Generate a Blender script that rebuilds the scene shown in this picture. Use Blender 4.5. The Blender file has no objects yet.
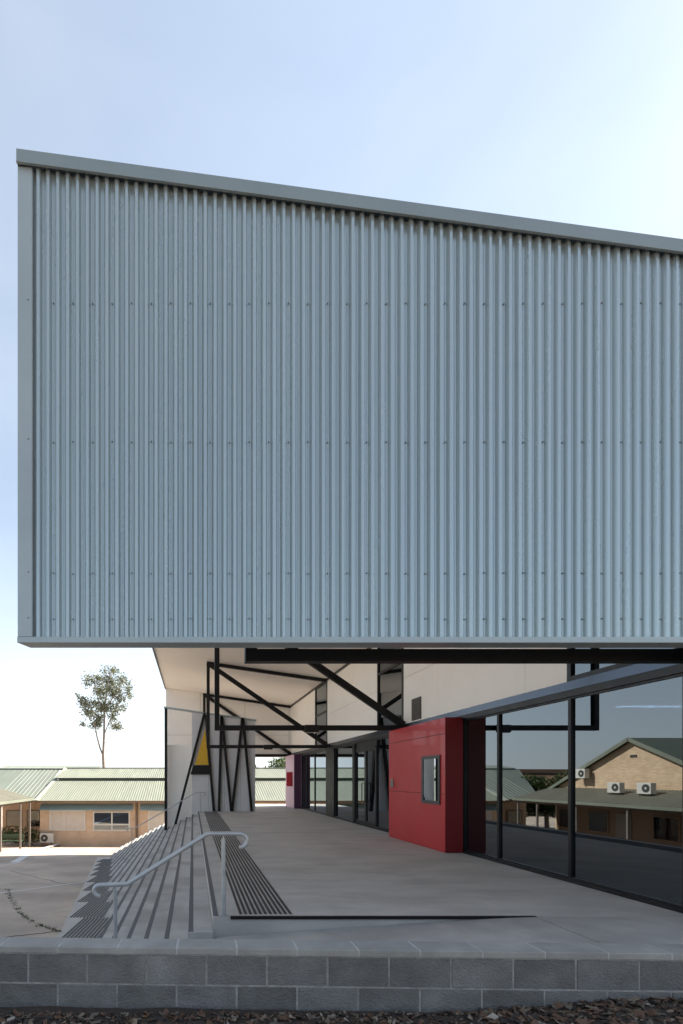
import bpy, bmesh, math, random
from mathutils import Vector, Matrix, noise
R = math.radians
rnd = random.Random(7)
sc = bpy.context.scene
col = sc.collection

# ------------------------------------------------------------------ materials
MATS = {}

def mat(name, c, rough=0.6, metal=0.0, var=0.0, scale=3.0, bump=0.0, bscale=40.0, spec=0.5,
        island=0.0, c2=None, streak=None, thresh=None, coat=0.0):
    m = bpy.data.materials.new(name); m.use_nodes = True
    nt = m.node_tree; N = nt.nodes; L = nt.links
    b = N['Principled BSDF']
    b.inputs['Base Color'].default_value = (*c, 1)
    b.inputs['Roughness'].default_value = rough
    b.inputs['Metallic'].default_value = metal
    b.inputs['Specular IOR Level'].default_value = spec
    b.inputs['Coat Weight'].default_value = coat
    tc = N.new('ShaderNodeTexCoord'); out = None
    mp = N.new('ShaderNodeMapping'); L.new(tc.outputs['Object'], mp.inputs['Vector'])
    if streak: mp.inputs['Scale'].default_value = streak
    def rgb(v):
        n = N.new('ShaderNodeRGB'); n.outputs[0].default_value = (*v, 1); return n.outputs[0]
    cur = rgb(c)
    if c2 is not None:
        n = N.new('ShaderNodeTexNoise'); n.inputs['Scale'].default_value = scale * 0.45
        n.inputs['Detail'].default_value = 6; L.new(mp.outputs[0], n.inputs['Vector'])
        r = N.new('ShaderNodeValToRGB'); lo, hi = thresh or (0.45, 0.62)
        r.color_ramp.elements[0].position = lo; r.color_ramp.elements[1].position = hi
        L.new(n.outputs['Fac'], r.inputs[0])
        mx = N.new('ShaderNodeMixRGB'); L.new(r.outputs[0], mx.inputs[0])
        L.new(cur, mx.inputs[1]); mx.inputs[2].default_value = (*c2, 1); cur = mx.outputs[0]
    if var > 0:
        n = N.new('ShaderNodeTexNoise'); n.inputs['Scale'].default_value = scale
        n.inputs['Detail'].default_value = 8; n.inputs['Roughness'].default_value = 0.65
        L.new(mp.outputs[0], n.inputs['Vector'])
        mr = N.new('ShaderNodeMapRange'); mr.inputs[1].default_value = 0.3; mr.inputs[2].default_value = 0.7
        mr.inputs[3].default_value = 1 - var; mr.inputs[4].default_value = 1 + var
        L.new(n.outputs['Fac'], mr.inputs[0])
        mx = N.new('ShaderNodeMixRGB'); mx.blend_type = 'MULTIPLY'; mx.inputs[0].default_value = 1
        L.new(cur, mx.inputs[1]); L.new(mr.outputs[0], mx.inputs[2]); cur = mx.outputs[0]
        m2 = N.new('ShaderNodeMapRange'); m2.inputs[1].default_value = 0.3; m2.inputs[2].default_value = 0.7
        m2.inputs[3].default_value = max(0.02, rough - 0.08); m2.inputs[4].default_value = min(1, rough + 0.08)
        L.new(n.outputs['Fac'], m2.inputs[0]); L.new(m2.outputs[0], b.inputs['Roughness'])
    if island > 0:
        g = N.new('ShaderNodeNewGeometry')
        mr = N.new('ShaderNodeMapRange'); mr.inputs[3].default_value = 1 - island; mr.inputs[4].default_value = 1 + island
        L.new(g.outputs['Random Per Island'], mr.inputs[0])
        mx = N.new('ShaderNodeMixRGB'); mx.blend_type = 'MULTIPLY'; mx.inputs[0].default_value = 1
        L.new(cur, mx.inputs[1]); L.new(mr.outputs[0], mx.inputs[2]); cur = mx.outputs[0]
    L.new(cur, b.inputs['Base Color'])
    if bump > 0:
        n = N.new('ShaderNodeTexNoise'); n.inputs['Scale'].default_value = bscale; n.inputs['Detail'].default_value = 6
        L.new(tc.outputs['Object'], n.inputs['Vector'])
        bp = N.new('ShaderNodeBump'); bp.inputs['Strength'].default_value = bump; bp.inputs['Distance'].default_value = 0.02
        L.new(n.outputs['Fac'], bp.inputs['Height']); L.new(bp.outputs[0], b.inputs['Normal'])
    MATS[name] = m
    return m

def joints(m, axis, pitch, off, width=0.008, dark=0.55):
    """saw-cut joints across a slab: thin dark lines every `pitch` metres along an axis"""
    nt = m.node_tree; N = nt.nodes; L = nt.links; b = N['Principled BSDF']
    src = b.inputs['Base Color'].links[0].from_socket
    tc = N.new('ShaderNodeTexCoord'); sp = N.new('ShaderNodeSeparateXYZ'); L.new(tc.outputs['Object'], sp.inputs[0])
    a = N.new('ShaderNodeMath'); a.operation = 'SUBTRACT'; L.new(sp.outputs[axis], a.inputs[0]); a.inputs[1].default_value = off
    d = N.new('ShaderNodeMath'); d.operation = 'DIVIDE'; L.new(a.outputs[0], d.inputs[0]); d.inputs[1].default_value = pitch
    f = N.new('ShaderNodeMath'); f.operation = 'FRACT'; L.new(d.outputs[0], f.inputs[0])
    c = N.new('ShaderNodeMath'); c.operation = 'LESS_THAN'; L.new(f.outputs[0], c.inputs[0]); c.inputs[1].default_value = width / pitch
    mx = N.new('ShaderNodeMixRGB'); mx.blend_type = 'MULTIPLY'
    k = N.new('ShaderNodeMath'); k.operation = 'MULTIPLY'; L.new(c.outputs[0], k.inputs[0]); k.inputs[1].default_value = 1.0
    L.new(k.outputs[0], mx.inputs[0]); L.new(src, mx.inputs[1]); mx.inputs[2].default_value = (dark, dark, dark, 1)
    L.new(mx.outputs[0], b.inputs['Base Color'])

def brick_mat(name, c1, c2, mortar, axis):
    m = mat(name, c1, 0.85); nt = m.node_tree; N = nt.nodes; L = nt.links; b = N['Principled BSDF']
    tc = N.new('ShaderNodeTexCoord'); sp = N.new('ShaderNodeSeparateXYZ'); cb = N.new('ShaderNodeCombineXYZ')
    L.new(tc.outputs['Object'], sp.inputs[0]); L.new(sp.outputs[axis], cb.inputs[0]); L.new(sp.outputs[2], cb.inputs[1])
    br = N.new('ShaderNodeTexBrick'); br.inputs['Scale'].default_value = 1
    br.inputs['Brick Width'].default_value = 0.24; br.inputs['Row Height'].default_value = 0.086
    br.inputs['Mortar Size'].default_value = 0.006
    br.inputs['Color1'].default_value = (*c1, 1); br.inputs['Color2'].default_value = (*c2, 1)
    br.inputs['Mortar'].default_value = (*mortar, 1)
    L.new(cb.outputs[0], br.inputs['Vector'])
    n = N.new('ShaderNodeTexNoise'); n.inputs['Scale'].default_value = 0.8; n.inputs['Detail'].default_value = 5
    L.new(tc.outputs['Object'], n.inputs['Vector'])
    mr = N.new('ShaderNodeMapRange'); mr.inputs[1].default_value = .3; mr.inputs[2].default_value = .7
    mr.inputs[3].default_value = .85; mr.inputs[4].default_value = 1.12; L.new(n.outputs['Fac'], mr.inputs[0])
    mx = N.new('ShaderNodeMixRGB'); mx.blend_type = 'MULTIPLY'; mx.inputs[0].default_value = 1
    L.new(br.outputs['Color'], mx.inputs[1]); L.new(mr.outputs[0], mx.inputs[2])
    L.new(mx.outputs[0], b.inputs['Base Color'])
    return m

def glass_mat(name, tint, base, edge):
    m = bpy.data.materials.new(name); m.use_nodes = True
    nt = m.node_tree; N = nt.nodes; L = nt.links
    for n in list(N): N.remove(n)
    o = N.new('ShaderNodeOutputMaterial'); t = N.new('ShaderNodeBsdfTransparent'); g = N.new('ShaderNodeBsdfGlossy')
    t.inputs[0].default_value = (*tint, 1); g.inputs['Roughness'].default_value = 0.0
    g.inputs['Color'].default_value = (0.82, 0.92, 1.0, 1)
    tc = N.new('ShaderNodeTexCoord'); ns = N.new('ShaderNodeTexNoise'); ns.inputs['Scale'].default_value = 0.55
    ns.inputs['Detail'].default_value = 1; L.new(tc.outputs['Object'], ns.inputs['Vector'])
    bp = N.new('ShaderNodeBump'); bp.inputs['Strength'].default_value = 0.05; bp.inputs['Distance'].default_value = 0.02
    L.new(ns.outputs['Fac'], bp.inputs['Height']); L.new(bp.outputs[0], g.inputs['Normal'])
    fr = N.new('ShaderNodeFresnel'); fr.inputs['IOR'].default_value = 1.5
    mr = N.new('ShaderNodeMapRange'); mr.inputs[1].default_value = 0.04; mr.inputs[2].default_value = 0.6
    mr.inputs[3].default_value = base; mr.inputs[4].default_value = edge
    L.new(fr.outputs[0], mr.inputs[0])
    mx = N.new('ShaderNodeMixShader'); L.new(mr.outputs[0], mx.inputs[0]); L.new(t.outputs[0], mx.inputs[1]); L.new(g.outputs[0], mx.inputs[2])
    L.new(mx.outputs[0], o.inputs[0])
    MATS[name] = m
    return m

def leaf_mat(name, c, c2):
    m = bpy.data.materials.new(name); m.use_nodes = True
    nt = m.node_tree; N = nt.nodes; L = nt.links; b = N['Principled BSDF']; b.inputs['Roughness'].default_value = 0.55
    g = N.new('ShaderNodeNewGeometry'); mx = N.new('ShaderNodeMixRGB')
    L.new(g.outputs['Random Per Island'], mx.inputs[0]); mx.inputs[1].default_value = (*c, 1); mx.inputs[2].default_value = (*c2, 1)
    L.new(mx.outputs[0], b.inputs['Base Color'])
    tr = N.new('ShaderNodeBsdfTranslucent'); L.new(mx.outputs[0], tr.inputs[0])
    ms = N.new('ShaderNodeMixShader'); ms.inputs[0].default_value = 0.35
    L.new(b.outputs[0], ms.inputs[1]); L.new(tr.outputs[0], ms.inputs[2])
    L.new(ms.outputs[0], N['Material Output'].inputs[0])
    MATS[name] = m
    return m

STEEL = mat('blue grey painted steel', (0.375, 0.438, 0.452), 0.25, 0.6, var=0.035, scale=0.9, streak=(1.7, 1.7, 0.12), spec=0.5)
CAP = mat('slate roof capping', (0.20, 0.245, 0.26), 0.45, 0.2, var=0.06, scale=1.5)
TRIM = mat('blue grey folded trim', (0.315, 0.365, 0.38), 0.38, 0.35, var=0.06, scale=1.5)
SCREW = mat('weathered screw heads', (0.17, 0.20, 0.21), 0.5, 0.4)
BLACK = mat('black painted steel', (0.006, 0.006, 0.007), 0.5, spec=0.3, var=0.1, scale=4)
FRAME = mat('charcoal aluminium', (0.010, 0.011, 0.013), 0.38, 0.2, spec=0.4, var=0.1, scale=5)
BAND = mat('satin dark metal fascia', (0.075, 0.09, 0.115), 0.16, 0.85)
CREAM = mat('off white fibre cement', (0.84, 0.80, 0.75), 0.55, var=0.03, scale=1.4)
SOFFIT = mat('off white soffit sheet', (0.88, 0.83, 0.77), 0.6, var=0.03, scale=1.0)
JOINT = mat('shadow joint', (0.32, 0.30, 0.28), 0.8)
RED_SHADE = mat('red side panel darkened for shade', (0.15, 0.005, 0.009), 0.45)  # the box's red darkened: shade on its narrow side put into the colour
RED = mat('red cladding panel', (0.40, 0.012, 0.018), 0.38, var=0.05, scale=1.6, coat=0.15)
PINK = mat('mauve cladding panel', (0.52, 0.32, 0.42), 0.45, var=0.05, scale=1.6)
DKRED = mat('dark red notice panel', (0.22, 0.008, 0.016), 0.9, spec=0.05)
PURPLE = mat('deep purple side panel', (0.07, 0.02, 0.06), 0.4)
VENT = mat('brown grey vent metal', (0.19, 0.17, 0.155), 0.5, 0.3)
DECK = mat('broomed deck concrete', (0.46, 0.43, 0.395), 0.75, var=0.13, scale=3.2, bump=0.15, bscale=90, c2=(0.40, 0.37, 0.335), streak=(0.5, 1.0, 1))
RAMP = mat('pale trowelled concrete', (0.41, 0.385, 0.355), 0.7, var=0.18, scale=2.0, bump=0.12, bscale=80, c2=(0.33, 0.31, 0.285))
STEP = mat('grey step concrete', (0.46, 0.435, 0.405), 0.75, var=0.15, scale=2.3, bump=0.15, bscale=80, c2=(0.345, 0.32, 0.29))
joints(STEP, 1, 2.4, 0.9)
APRON = mat('light landing concrete', (0.45, 0.42, 0.385), 0.75, var=0.1, scale=2)
NOSE = mat('dark grey nosing', (0.10, 0.10, 0.105), 0.7, var=0.12, scale=9)
TACT = mat('black tactile ribs', (0.018, 0.018, 0.020), 0.6)
YARD = mat('stained courtyard paving', (0.46, 0.375, 0.30), 0.85, var=0.24, scale=0.7, bump=0.2, bscale=40, c2=(0.36, 0.29, 0.235))
PAINT = mat('worn white line paint', (0.62, 0.62, 0.60), 0.7, var=0.15, scale=6)
CRACK = mat('dark crack filler', (0.06, 0.05, 0.045), 0.9)
BLOCK = mat('charcoal concrete block', (0.15, 0.142, 0.137), 0.85, var=0.25, scale=5, bump=0.7, bscale=70, island=0.2, c2=(0.19, 0.18, 0.172), thresh=(0.52, 0.72))
MORTAR = mat('pale mortar', (0.30, 0.285, 0.27), 0.9, var=0.35, scale=14, bump=0.5, bscale=90)
COPING = mat('grey coping paver', (0.285, 0.27, 0.25), 0.75, var=0.2, scale=4, bump=0.25, bscale=120, island=0.07)
GALV = mat('galvanised tube', (0.42, 0.42, 0.42), 0.42, 0.5, var=0.1, scale=9)
YELLOW = mat('yellow panel', (0.62, 0.36, 0.02), 0.5, var=0.04, scale=3)
SCREEN = mat('pale grey screen panel', (0.58, 0.58, 0.60), 0.55, var=0.05, scale=1.2)
BRICKX = brick_mat('tan face brick', (0.55, 0.37, 0.24), (0.6, 0.43, 0.3), (0.5, 0.42, 0.34), 0)
BRICKY = brick_mat('buff face brick', (0.54, 0.375, 0.235), (0.64, 0.47, 0.315), (0.38, 0.31, 0.24), 1)
GROOF = mat('sage green roof sheet', (0.165, 0.18, 0.14), 0.6, 0.0, var=0.14, scale=0.9, streak=(3, 0.4, 1))
DGROOF = mat('faded dark green roof sheet', (0.07, 0.085, 0.06), 0.5, 0.0, var=0.12, scale=0.9)
VROOF = mat('weathered olive roof sheet', (0.165, 0.16, 0.125), 0.6, var=0.12, scale=0.9)
BLUEROOF = mat('dull blue green roof sheet', (0.14, 0.16, 0.135), 0.6, var=0.12, scale=0.9, streak=(3, .4, 1))
BROWN = mat('brown gutter paint', (0.15, 0.095, 0.06), 0.6)
AWN = mat('blue green awning sheet', (0.22, 0.30, 0.30), 0.5, var=0.08, scale=2)
WHITE = mat('white enamel', (0.58, 0.56, 0.52), 0.5, var=0.05, scale=3)
LOUVRE = mat('pale window screen', (0.55, 0.49, 0.43), 0.7, var=0.08, scale=3)
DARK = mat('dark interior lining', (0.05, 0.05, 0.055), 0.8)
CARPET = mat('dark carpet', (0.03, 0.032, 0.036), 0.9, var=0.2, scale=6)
FAN = mat('dark fan grille', (0.05, 0.05, 0.05), 0.6)
SOIL = mat('dark mulch soil', (0.05, 0.036, 0.028), 0.95, var=0.4, scale=20, bump=0.8, bscale=60)
BARK = mat('pale gum bark', (0.22, 0.17, 0.14), 0.8, var=0.3, scale=6)
GLASS = glass_mat('grey reflective glass', (0.07, 0.085, 0.105), 0.165, 0.86)
LEAF = leaf_mat('gum leaves', (0.055, 0.075, 0.045), (0.19, 0.19, 0.11))
LEAF2 = leaf_mat('dense leaves', (0.02, 0.042, 0.012), (0.085, 0.12, 0.03))
WEED = leaf_mat('weed leaves', (0.03, 0.055, 0.015), (0.07, 0.09, 0.03))
LAMP = mat('lamp diffuser', (0.9, 0.9, 0.9), 0.5)
b = LAMP.node_tree.nodes['Principled BSDF']; b.inputs['Emission Color'].default_value = (1, .97, .92, 1); b.inputs['Emission Strength'].default_value = 30

# chips of mulch: three browns picked per chip
CHIP = bpy.data.materials.new('mulch chips'); CHIP.use_nodes = True
nt = CHIP.node_tree; g = nt.nodes.new('ShaderNodeNewGeometry'); rp = nt.nodes.new('ShaderNodeValToRGB')
rp.color_ramp.interpolation = 'CONSTANT'
els = [(0, (.04, .026, .018)), (.24, (.11, .058, .034)), (.44, (.028, .02, .016)), (.58, (.13, .07, .04)), (.74, (.13, .105, .08)), (.9, (.2, .15, .105)), (.965, (.32, .28, .23))]
rp.color_ramp.elements[0].color = (*els[0][1], 1); rp.color_ramp.elements[1].position = els[1][0]; rp.color_ramp.elements[1].color = (*els[1][1], 1)
for p, c in els[2:]:
    e = rp.color_ramp.elements.new(p); e.color = (*c, 1)
nt.links.new(g.outputs['Random Per Island'], rp.inputs[0]); nt.links.new(rp.outputs[0], nt.nodes['Principled BSDF'].inputs['Base Color'])
nt.nodes['Principled BSDF'].inputs['Roughness'].default_value = 0.75

# ------------------------------------------------------------------ helpers
def wloc(o):
    v = Vector((0, 0, 0))
    while o is not None:
        v += o.location; o = o.parent
    return v

def tag(o, label=None, cat=None, group=None, kind=None):
    if label: o['label'] = label
    if cat: o['category'] = cat
    if group: o['group'] = group
    if kind: o['kind'] = kind
    return o

def thing(name, loc, label, cat, group=None):
    o = bpy.data.objects.new(name, None); col.objects.link(o); o.location = loc
    o.empty_display_size = 0.2
    return tag(o, label, cat, group)

class MB:
    def __init__(s): s.v = []; s.f = []; s.m = []; s.cur = 0
    def face(s, pts):
        n = len(s.v); s.v += [tuple(p) for p in pts]; s.f.append(tuple(range(n, n + len(pts)))); s.m.append(s.cur)
    def hexa(s, p):   # 8 points: bottom 4 (ccw from above), top 4
        n = len(s.v); s.v += [tuple(q) for q in p]
        for f in ((3, 2, 1, 0), (4, 5, 6, 7), (0, 1, 5, 4), (1, 2, 6, 5), (2, 3, 7, 6), (3, 0, 4, 7)):
            s.f.append(tuple(n + i for i in f)); s.m.append(s.cur)
        return s
    def box(s, x0, x1, y0, y1, z0, z1):
        return s.hexa([(x0, y0, z0), (x1, y0, z0), (x1, y1, z0), (x0, y1, z0), (x0, y0, z1), (x1, y0, z1), (x1, y1, z1), (x0, y1, z1)])
    def bar(s, a, b, w, h, up=(0, 0, 1)):
        a = Vector(a); b = Vector(b); d = (b - a).normalized(); u = Vector(up)
        if abs(d.dot(u)) > 0.99: u = Vector((0, 1, 0))
        r = d.cross(u).normalized() * (w / 2); t = r.cross(d).normalized() * (h / 2)
        return s.hexa([a - r - t, a + r - t, b + r - t, b - r - t, a - r + t, a + r + t, b + r + t, b - r + t])
    def prism(s, poly, axis, a0, a1):   # poly of 2D points extruded along an axis
        def P(p, a): return {'x': (a, p[0], p[1]), 'y': (p[0], a, p[1]), 'z': (p[0], p[1], a)}[axis]
        n = len(s.v); k = len(poly)
        s.v += [P(p, a0) for p in poly] + [P(p, a1) for p in poly]
        s.f.append(tuple(range(n, n + k))); s.f.append(tuple(range(n + 2 * k - 1, n + k - 1, -1))); s.m += [s.cur] * 2
        for i in range(k):
            j = (i + 1) % k; s.f.append((n + i, n + k + i, n + k + j, n + j)); s.m.append(s.cur)
        return s
    def tube(s, pts, r, n=12, cap=True):
        pts = [Vector(p) for p in pts]; rr = r if isinstance(r, (list, tuple)) else [r] * len(pts)
        base = len(s.v); prev = None
        for i, p in enumerate(pts):
            d = (pts[min(i + 1, len(pts) - 1)] - pts[max(i - 1, 0)]).normalized()
            if prev is None:
                u = d.cross(Vector((0, 1, 0.01)))
                if u.length < 1e-3: u = d.cross(Vector((1, 0, 0)))
                u.normalize()
            else:
                u = (prev - d * prev.dot(d)).normalized()
            prev = u; w = d.cross(u)
            for k in range(n):
                a = 2 * math.pi * k / n; s.v.append(tuple(p + (u * math.cos(a) + w * math.sin(a)) * rr[i]))
        for i in range(len(pts) - 1):
            for k in range(n):
                q = base + i * n; s.f.append((q + k, q + (k + 1) % n, q + n + (k + 1) % n, q + n + k)); s.m.append(s.cur)
        if cap:
            s.f.append(tuple(range(base + n - 1, base - 1, -1))); s.m.append(s.cur)
            e = base + (len(pts) - 1) * n; s.f.append(tuple(range(e, e + n))); s.m.append(s.cur)
        return s
    def build(s, name, mats, parent=None, smooth=False, bevel=0.0, label=None, recalc=True):
        me = bpy.data.meshes.new(name); off = wloc(parent) if parent else Vector((0, 0, 0))
        me.from_pydata([tuple(Vector(p) - off) for p in s.v], [], s.f)
        for m in (mats if isinstance(mats, (list, tuple)) else [mats]): me.materials.append(m)
        me.polygons.foreach_set('material_index', s.m)
        if recalc:
            bm = bmesh.new(); bm.from_mesh(me); bmesh.ops.recalc_face_normals(bm, faces=bm.faces); bm.to_mesh(me); bm.free()
        if smooth:
            me.polygons.foreach_set('use_smooth', [True] * len(me.polygons))
            try: me.set_sharp_from_angle(angle=R(40))
            except Exception: pass
        me.update()
        o = bpy.data.objects.new(name, me); col.objects.link(o)
        if parent: o.parent = parent
        if bevel > 0:
            bv = o.modifiers.new('bevel', 'BEVEL'); bv.width = bevel; bv.segments = 2; bv.limit_method = 'ANGLE'
        if label: o['label'] = label
        return o

def children_of(o): return list(o.children)
def copy_tree(o, parent=None):
    c = o.copy(); col.objects.link(c)
    if parent is not None: c.parent = parent
    for ch in children_of(o): copy_tree(ch, c)
    return c

F, U0, V0, EYE = 483.0, 193.0, 779.0, 1.5
def yard_z(y):
    if y < 7.15: return -0.9
    return -0.9 - 0.0875 * (min(y, 34.0) - 7.15)
def on_yard(px, py):     # where a point of the photograph lies on the sloping courtyard (used once, to read sizes off the photo)
    Y = 1.774 / ((py - V0) / F - 0.0875); return Vector(((px - U0) * Y / F, Y, yard_z(Y)))

# ------------------------------------------------------------------ camera, sun, sky
cam = bpy.data.cameras.new('Camera'); co = bpy.data.objects.new('Camera', cam); col.objects.link(co)
co.location = (0, 0, EYE); co.rotation_euler = (R(90), 0, 0)
cam.sensor_width = 36; cam.sensor_fit = 'AUTO'; cam.lens = F / 1024 * 36
cam.shift_x = (341.5 - U0) / 1024; cam.shift_y = (V0 - 512) / 1024
cam.clip_start = 0.05; cam.clip_end = 3000
sc.camera = co

EL = R(43); AZ = math.atan2(1.0, 0.33)       # azimuth from +Y towards +X
sd = Vector((math.sin(AZ) * math.cos(EL), math.cos(AZ) * math.cos(EL), math.sin(EL)))
sun = bpy.data.lights.new('Sun', 'SUN'); so = bpy.data.objects.new('Sun', sun); col.objects.link(so)
sun.energy = 5.0; sun.angle = R(0.53); sun.color = (1.0, 0.91, 0.78)
so.rotation_euler = sd.to_track_quat('Z', 'Y').to_euler(); so.location = (30, 30, 40)

w = bpy.data.worlds.new('World'); sc.world = w; w.use_nodes = True
nt = w.node_tree; N = nt.nodes; L = nt.links; bg = N['Background']
sky = N.new('ShaderNodeTexSky'); sky.sky_type = 'NISHITA'; sky.sun_disc = False
sky.sun_elevation = EL; sky.sun_rotation = AZ
sky.air_density = 1.0; sky.dust_density = 0.45; sky.ozone_density = 1.2
# thin high cloud
tc = N.new('ShaderNodeTexCoord'); mp = N.new('ShaderNodeMapping'); mp.inputs['Scale'].default_value = (1.0, 1.0, 3.2)
L.new(tc.outputs['Generated'], mp.inputs[0])
cn = N.new('ShaderNodeTexNoise'); cn.inputs['Scale'].default_value = 2.1; cn.inputs['Detail'].default_value = 7; cn.inputs['Distortion'].default_value = 0.4
L.new(mp.outputs[0], cn.inputs['Vector'])
cr = N.new('ShaderNodeMapRange'); cr.inputs[1].default_value = 0.45; cr.inputs[2].default_value = 0.8; cr.inputs[1].default_value = 0.35; cr.inputs[2].default_value = 0.75; cr.inputs[3].default_value = 0.19; cr.inputs[4].default_value = 0.27
L.new(cn.outputs['Fac'], cr.inputs[0])
cm = N.new('ShaderNodeMixRGB'); L.new(cr.outputs[0], cm.inputs[0]); L.new(sky.outputs[0], cm.inputs[1]); cm.inputs[2].default_value = (8.0, 8.5, 8.3, 1)
# whitish haze low over the horizon
sx = N.new('ShaderNodeSeparateXYZ'); L.new(tc.outputs['Generated'], sx.inputs[0])
hz = N.new('ShaderNodeMapRange'); hz.interpolation_type = 'SMOOTHSTEP'; hz.inputs[1].default_value = -0.05; hz.inputs[2].default_value = 0.5; hz.inputs[3].default_value = 0.75; hz.inputs[4].default_value = 0.0
L.new(sx.outputs[2], hz.inputs[0])
hm = N.new('ShaderNodeMixRGB'); hy = N.new('ShaderNodeMapRange'); hy.interpolation_type = 'SMOOTHSTEP'; hy.inputs[1].default_value = -0.15; hy.inputs[2].default_value = 0.95; hy.inputs[3].default_value = 0.1; hy.inputs[4].default_value = 1.0
L.new(sx.outputs[1], hy.inputs[0])  # haze thinned in the unseen sky behind the camera, to darken the facade
hk = N.new('ShaderNodeMath'); hk.operation = 'MULTIPLY'; L.new(hz.outputs[0], hk.inputs[0]); L.new(hy.outputs[0], hk.inputs[1])
L.new(hk.outputs[0], hm.inputs[0]); L.new(cm.outputs[0], hm.inputs[1]); hm.inputs[2].default_value = (6.6, 7.0, 7.4, 1)
L.new(hm.outputs[0], bg.inputs[0]); bg.inputs[1].default_value = 0.061
sc.view_settings.view_transform = 'Standard'; sc.view_settings.look = 'None'
sc.view_settings.exposure = 1.8; sc.view_settings.gamma = 1
sc.cycles.max_bounces = 10; sc.cycles.diffuse_bounces = 5; sc.cycles.glossy_bounces = 5; sc.cycles.transparent_max_bounces = 16
sc.cycles.use_denoising = True

# ------------------------------------------------------------------ ground
m = MB()
xs = [-900, -60, -30, -20, -14, -10, -6, -3, 0, 3, 8, 20, 60, 900]
ys = [-900, -60, 3.32, 7.15, 12, 18, 24, 34, 60, 120, 900]
for i in range(len(xs) - 1):
    for j in range(len(ys) - 1):
        m.face([(xs[i], ys[j], yard_z(ys[j])), (xs[i + 1], ys[j], yard_z(ys[j])), (xs[i + 1], ys[j + 1], yard_z(ys[j + 1])), (xs[i], ys[j + 1], yard_z(ys[j + 1]))])
tag(m.build('courtyard_ground', YARD), kind='structure')

def mulch_z(x, y):
    t = min(1, max(0, (x - 1.4) / 2.0)); t = t * t * (3 - 2 * t)
    return -0.03 + 0.12 * t + 0.018 * noise.noise(Vector((x * 1.7, y * 1.7, 0.3))) + 0.009 * noise.noise(Vector((x * 7, y * 7, 1.3)))
m = MB(); fx = [-14 + 0.5 * i for i in range(22)] + [-3 + 0.06 * i for i in range(120)] + [4.2 + 0.6 * i for i in range(20)]
fy = [-14 + 1.0 * i for i in range(16)] + [2.0 + 0.055 * i for i in range(25)]
n = len(fx)
m.v = [(x, y, mulch_z(x, y)) for y in fy for x in fx]
for j in range(len(fy) - 1):
    for i in range(n - 1):
        a = j * n + i; m.f.append((a, a + 1, a + n + 1, a + n)); m.m.append(0)
tag(m.build('mulch_ground', SOIL, smooth=True), kind='structure')

m = MB()
for i in range(5600):
    x = rnd.uniform(-1.9, 3.6); y = 3.13 - rnd.random() ** 1.3 * 0.95
    l = rnd.choice([.014, .02, .026, .036, .055]) * rnd.uniform(.7, 1.3) * (1.25 if x > 1.6 else 1.0); wd = l * rnd.uniform(.3, .75); h = rnd.uniform(.003, .009)
    rot = Matrix.Rotation(rnd.uniform(0, 6.28), 4, 'Z') @ Matrix.Rotation(rnd.gauss(0, .45), 4, 'X') @ Matrix.Rotation(rnd.gauss(0, .4), 4, 'Y')
    c = Vector((x, y, mulch_z(x, y) + rnd.uniform(.0, .016)))
    k = rnd.uniform(.5, 1)
    pts = [(-l, -wd * k, 0), (l, -wd, 0), (l * .9, wd * k, 0), (-l * rnd.uniform(.6, 1), wd, 0)]
    m.hexa([c + rot @ Vector(p) * .5 for p in pts] + [c + rot @ (Vector(p) * .45 + Vector((0, 0, h))) for p in pts])
tag(m.build('mulch_chips', CHIP, recalc=False), 'brown bark chips and dry leaves heaped along the block wall', 'mulch', kind='stuff')

# ------------------------------------------------------------------ deck, ramp, path
m = MB(); m.box(0.22, 5.62, 5.27, 24.0, -2.6, 0.0); m.box(2.6, 5.62, 24.0, 29.0, -2.8, 0.0)
deck = tag(m.build('deck_pavement', DECK), kind='structure')
m = MB()
def rz(x):
    d = 3.72 - x
    return -0.072 * (0.5 * (d + math.sqrt(d * d + 0.5)) - (0.5 * math.sqrt(0.5) if d > 0 else 0.5 * (d + math.sqrt(d * d + 0.5)))) if d <= 0 else -0.072 * d * d / (d + 0.45)
rx = [-9, -6, -3, -1.5, 0, .6, 1.2, 1.8, 2.4, 2.8, 3.1, 3.4, 3.72, 5.6, 8, 14]
for a, b2 in zip(rx[:-1], rx[1:]):
    if a >= 3.72: m.face([(a, 3.2, 0.002), (b2, 3.2, 0.002), (b2, 5.262, 0.002), (a, 5.262, 0.002)])
    else: m.face([(a, 3.2, rz(a)), (b2, 3.2, rz(b2)), (b2, 5.262, rz(b2)), (a, 5.262, rz(a))])
tag(m.build('ramp_path', RAMP), kind='structure')

es = MB().box(0.41, 3.74, 5.25, 5.285, -0.026, 0.005).build('edge_strip', BLACK)
tag(es, 'thin black metal edging strip along the front lip of the deck', 'edging')

# tactile strip on the deck
t = thing('tactile_strip', (0.8, 14, 0.0), 'long black ribbed tactile strip running along the top of the steps', 'tactile strip')
m = MB()
for k in range(11):
    x = 0.515 + k * 0.0555
    m.box(x, x + 0.031, 5.36, 22.2, 0.0005, 0.006)
m.build('tactile_ribs', TACT, t)

# staircase
st = thing('staircase', (-1.5, 14, -1.2), 'wide grey concrete staircase with dark nosings going down beside the deck', 'stairs')
def nx(k): return 0.22 - 0.275 * k
m = MB()
for k in range(1, 20):
    m.box(nx(k), nx(k - 1) - (0.0 if k > 1 else 0.001), 5.2 + 0.0006 * k, (24.0 if k < 5 else 28.3) - 0.0007 * k, -3.2, -0.15 * k)
m.build('steps', STEP, st, bevel=0.006)
for k in range(0, 19):
    MB().box(nx(k) + 0.004, nx(k) + 0.058, 5.215 if k else 5.29, 23.9 if k < 5 else 28.28, -0.15 * k - 0.02, -0.15 * k + 0.003).build('nosing_strip', NOSE, st)

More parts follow.
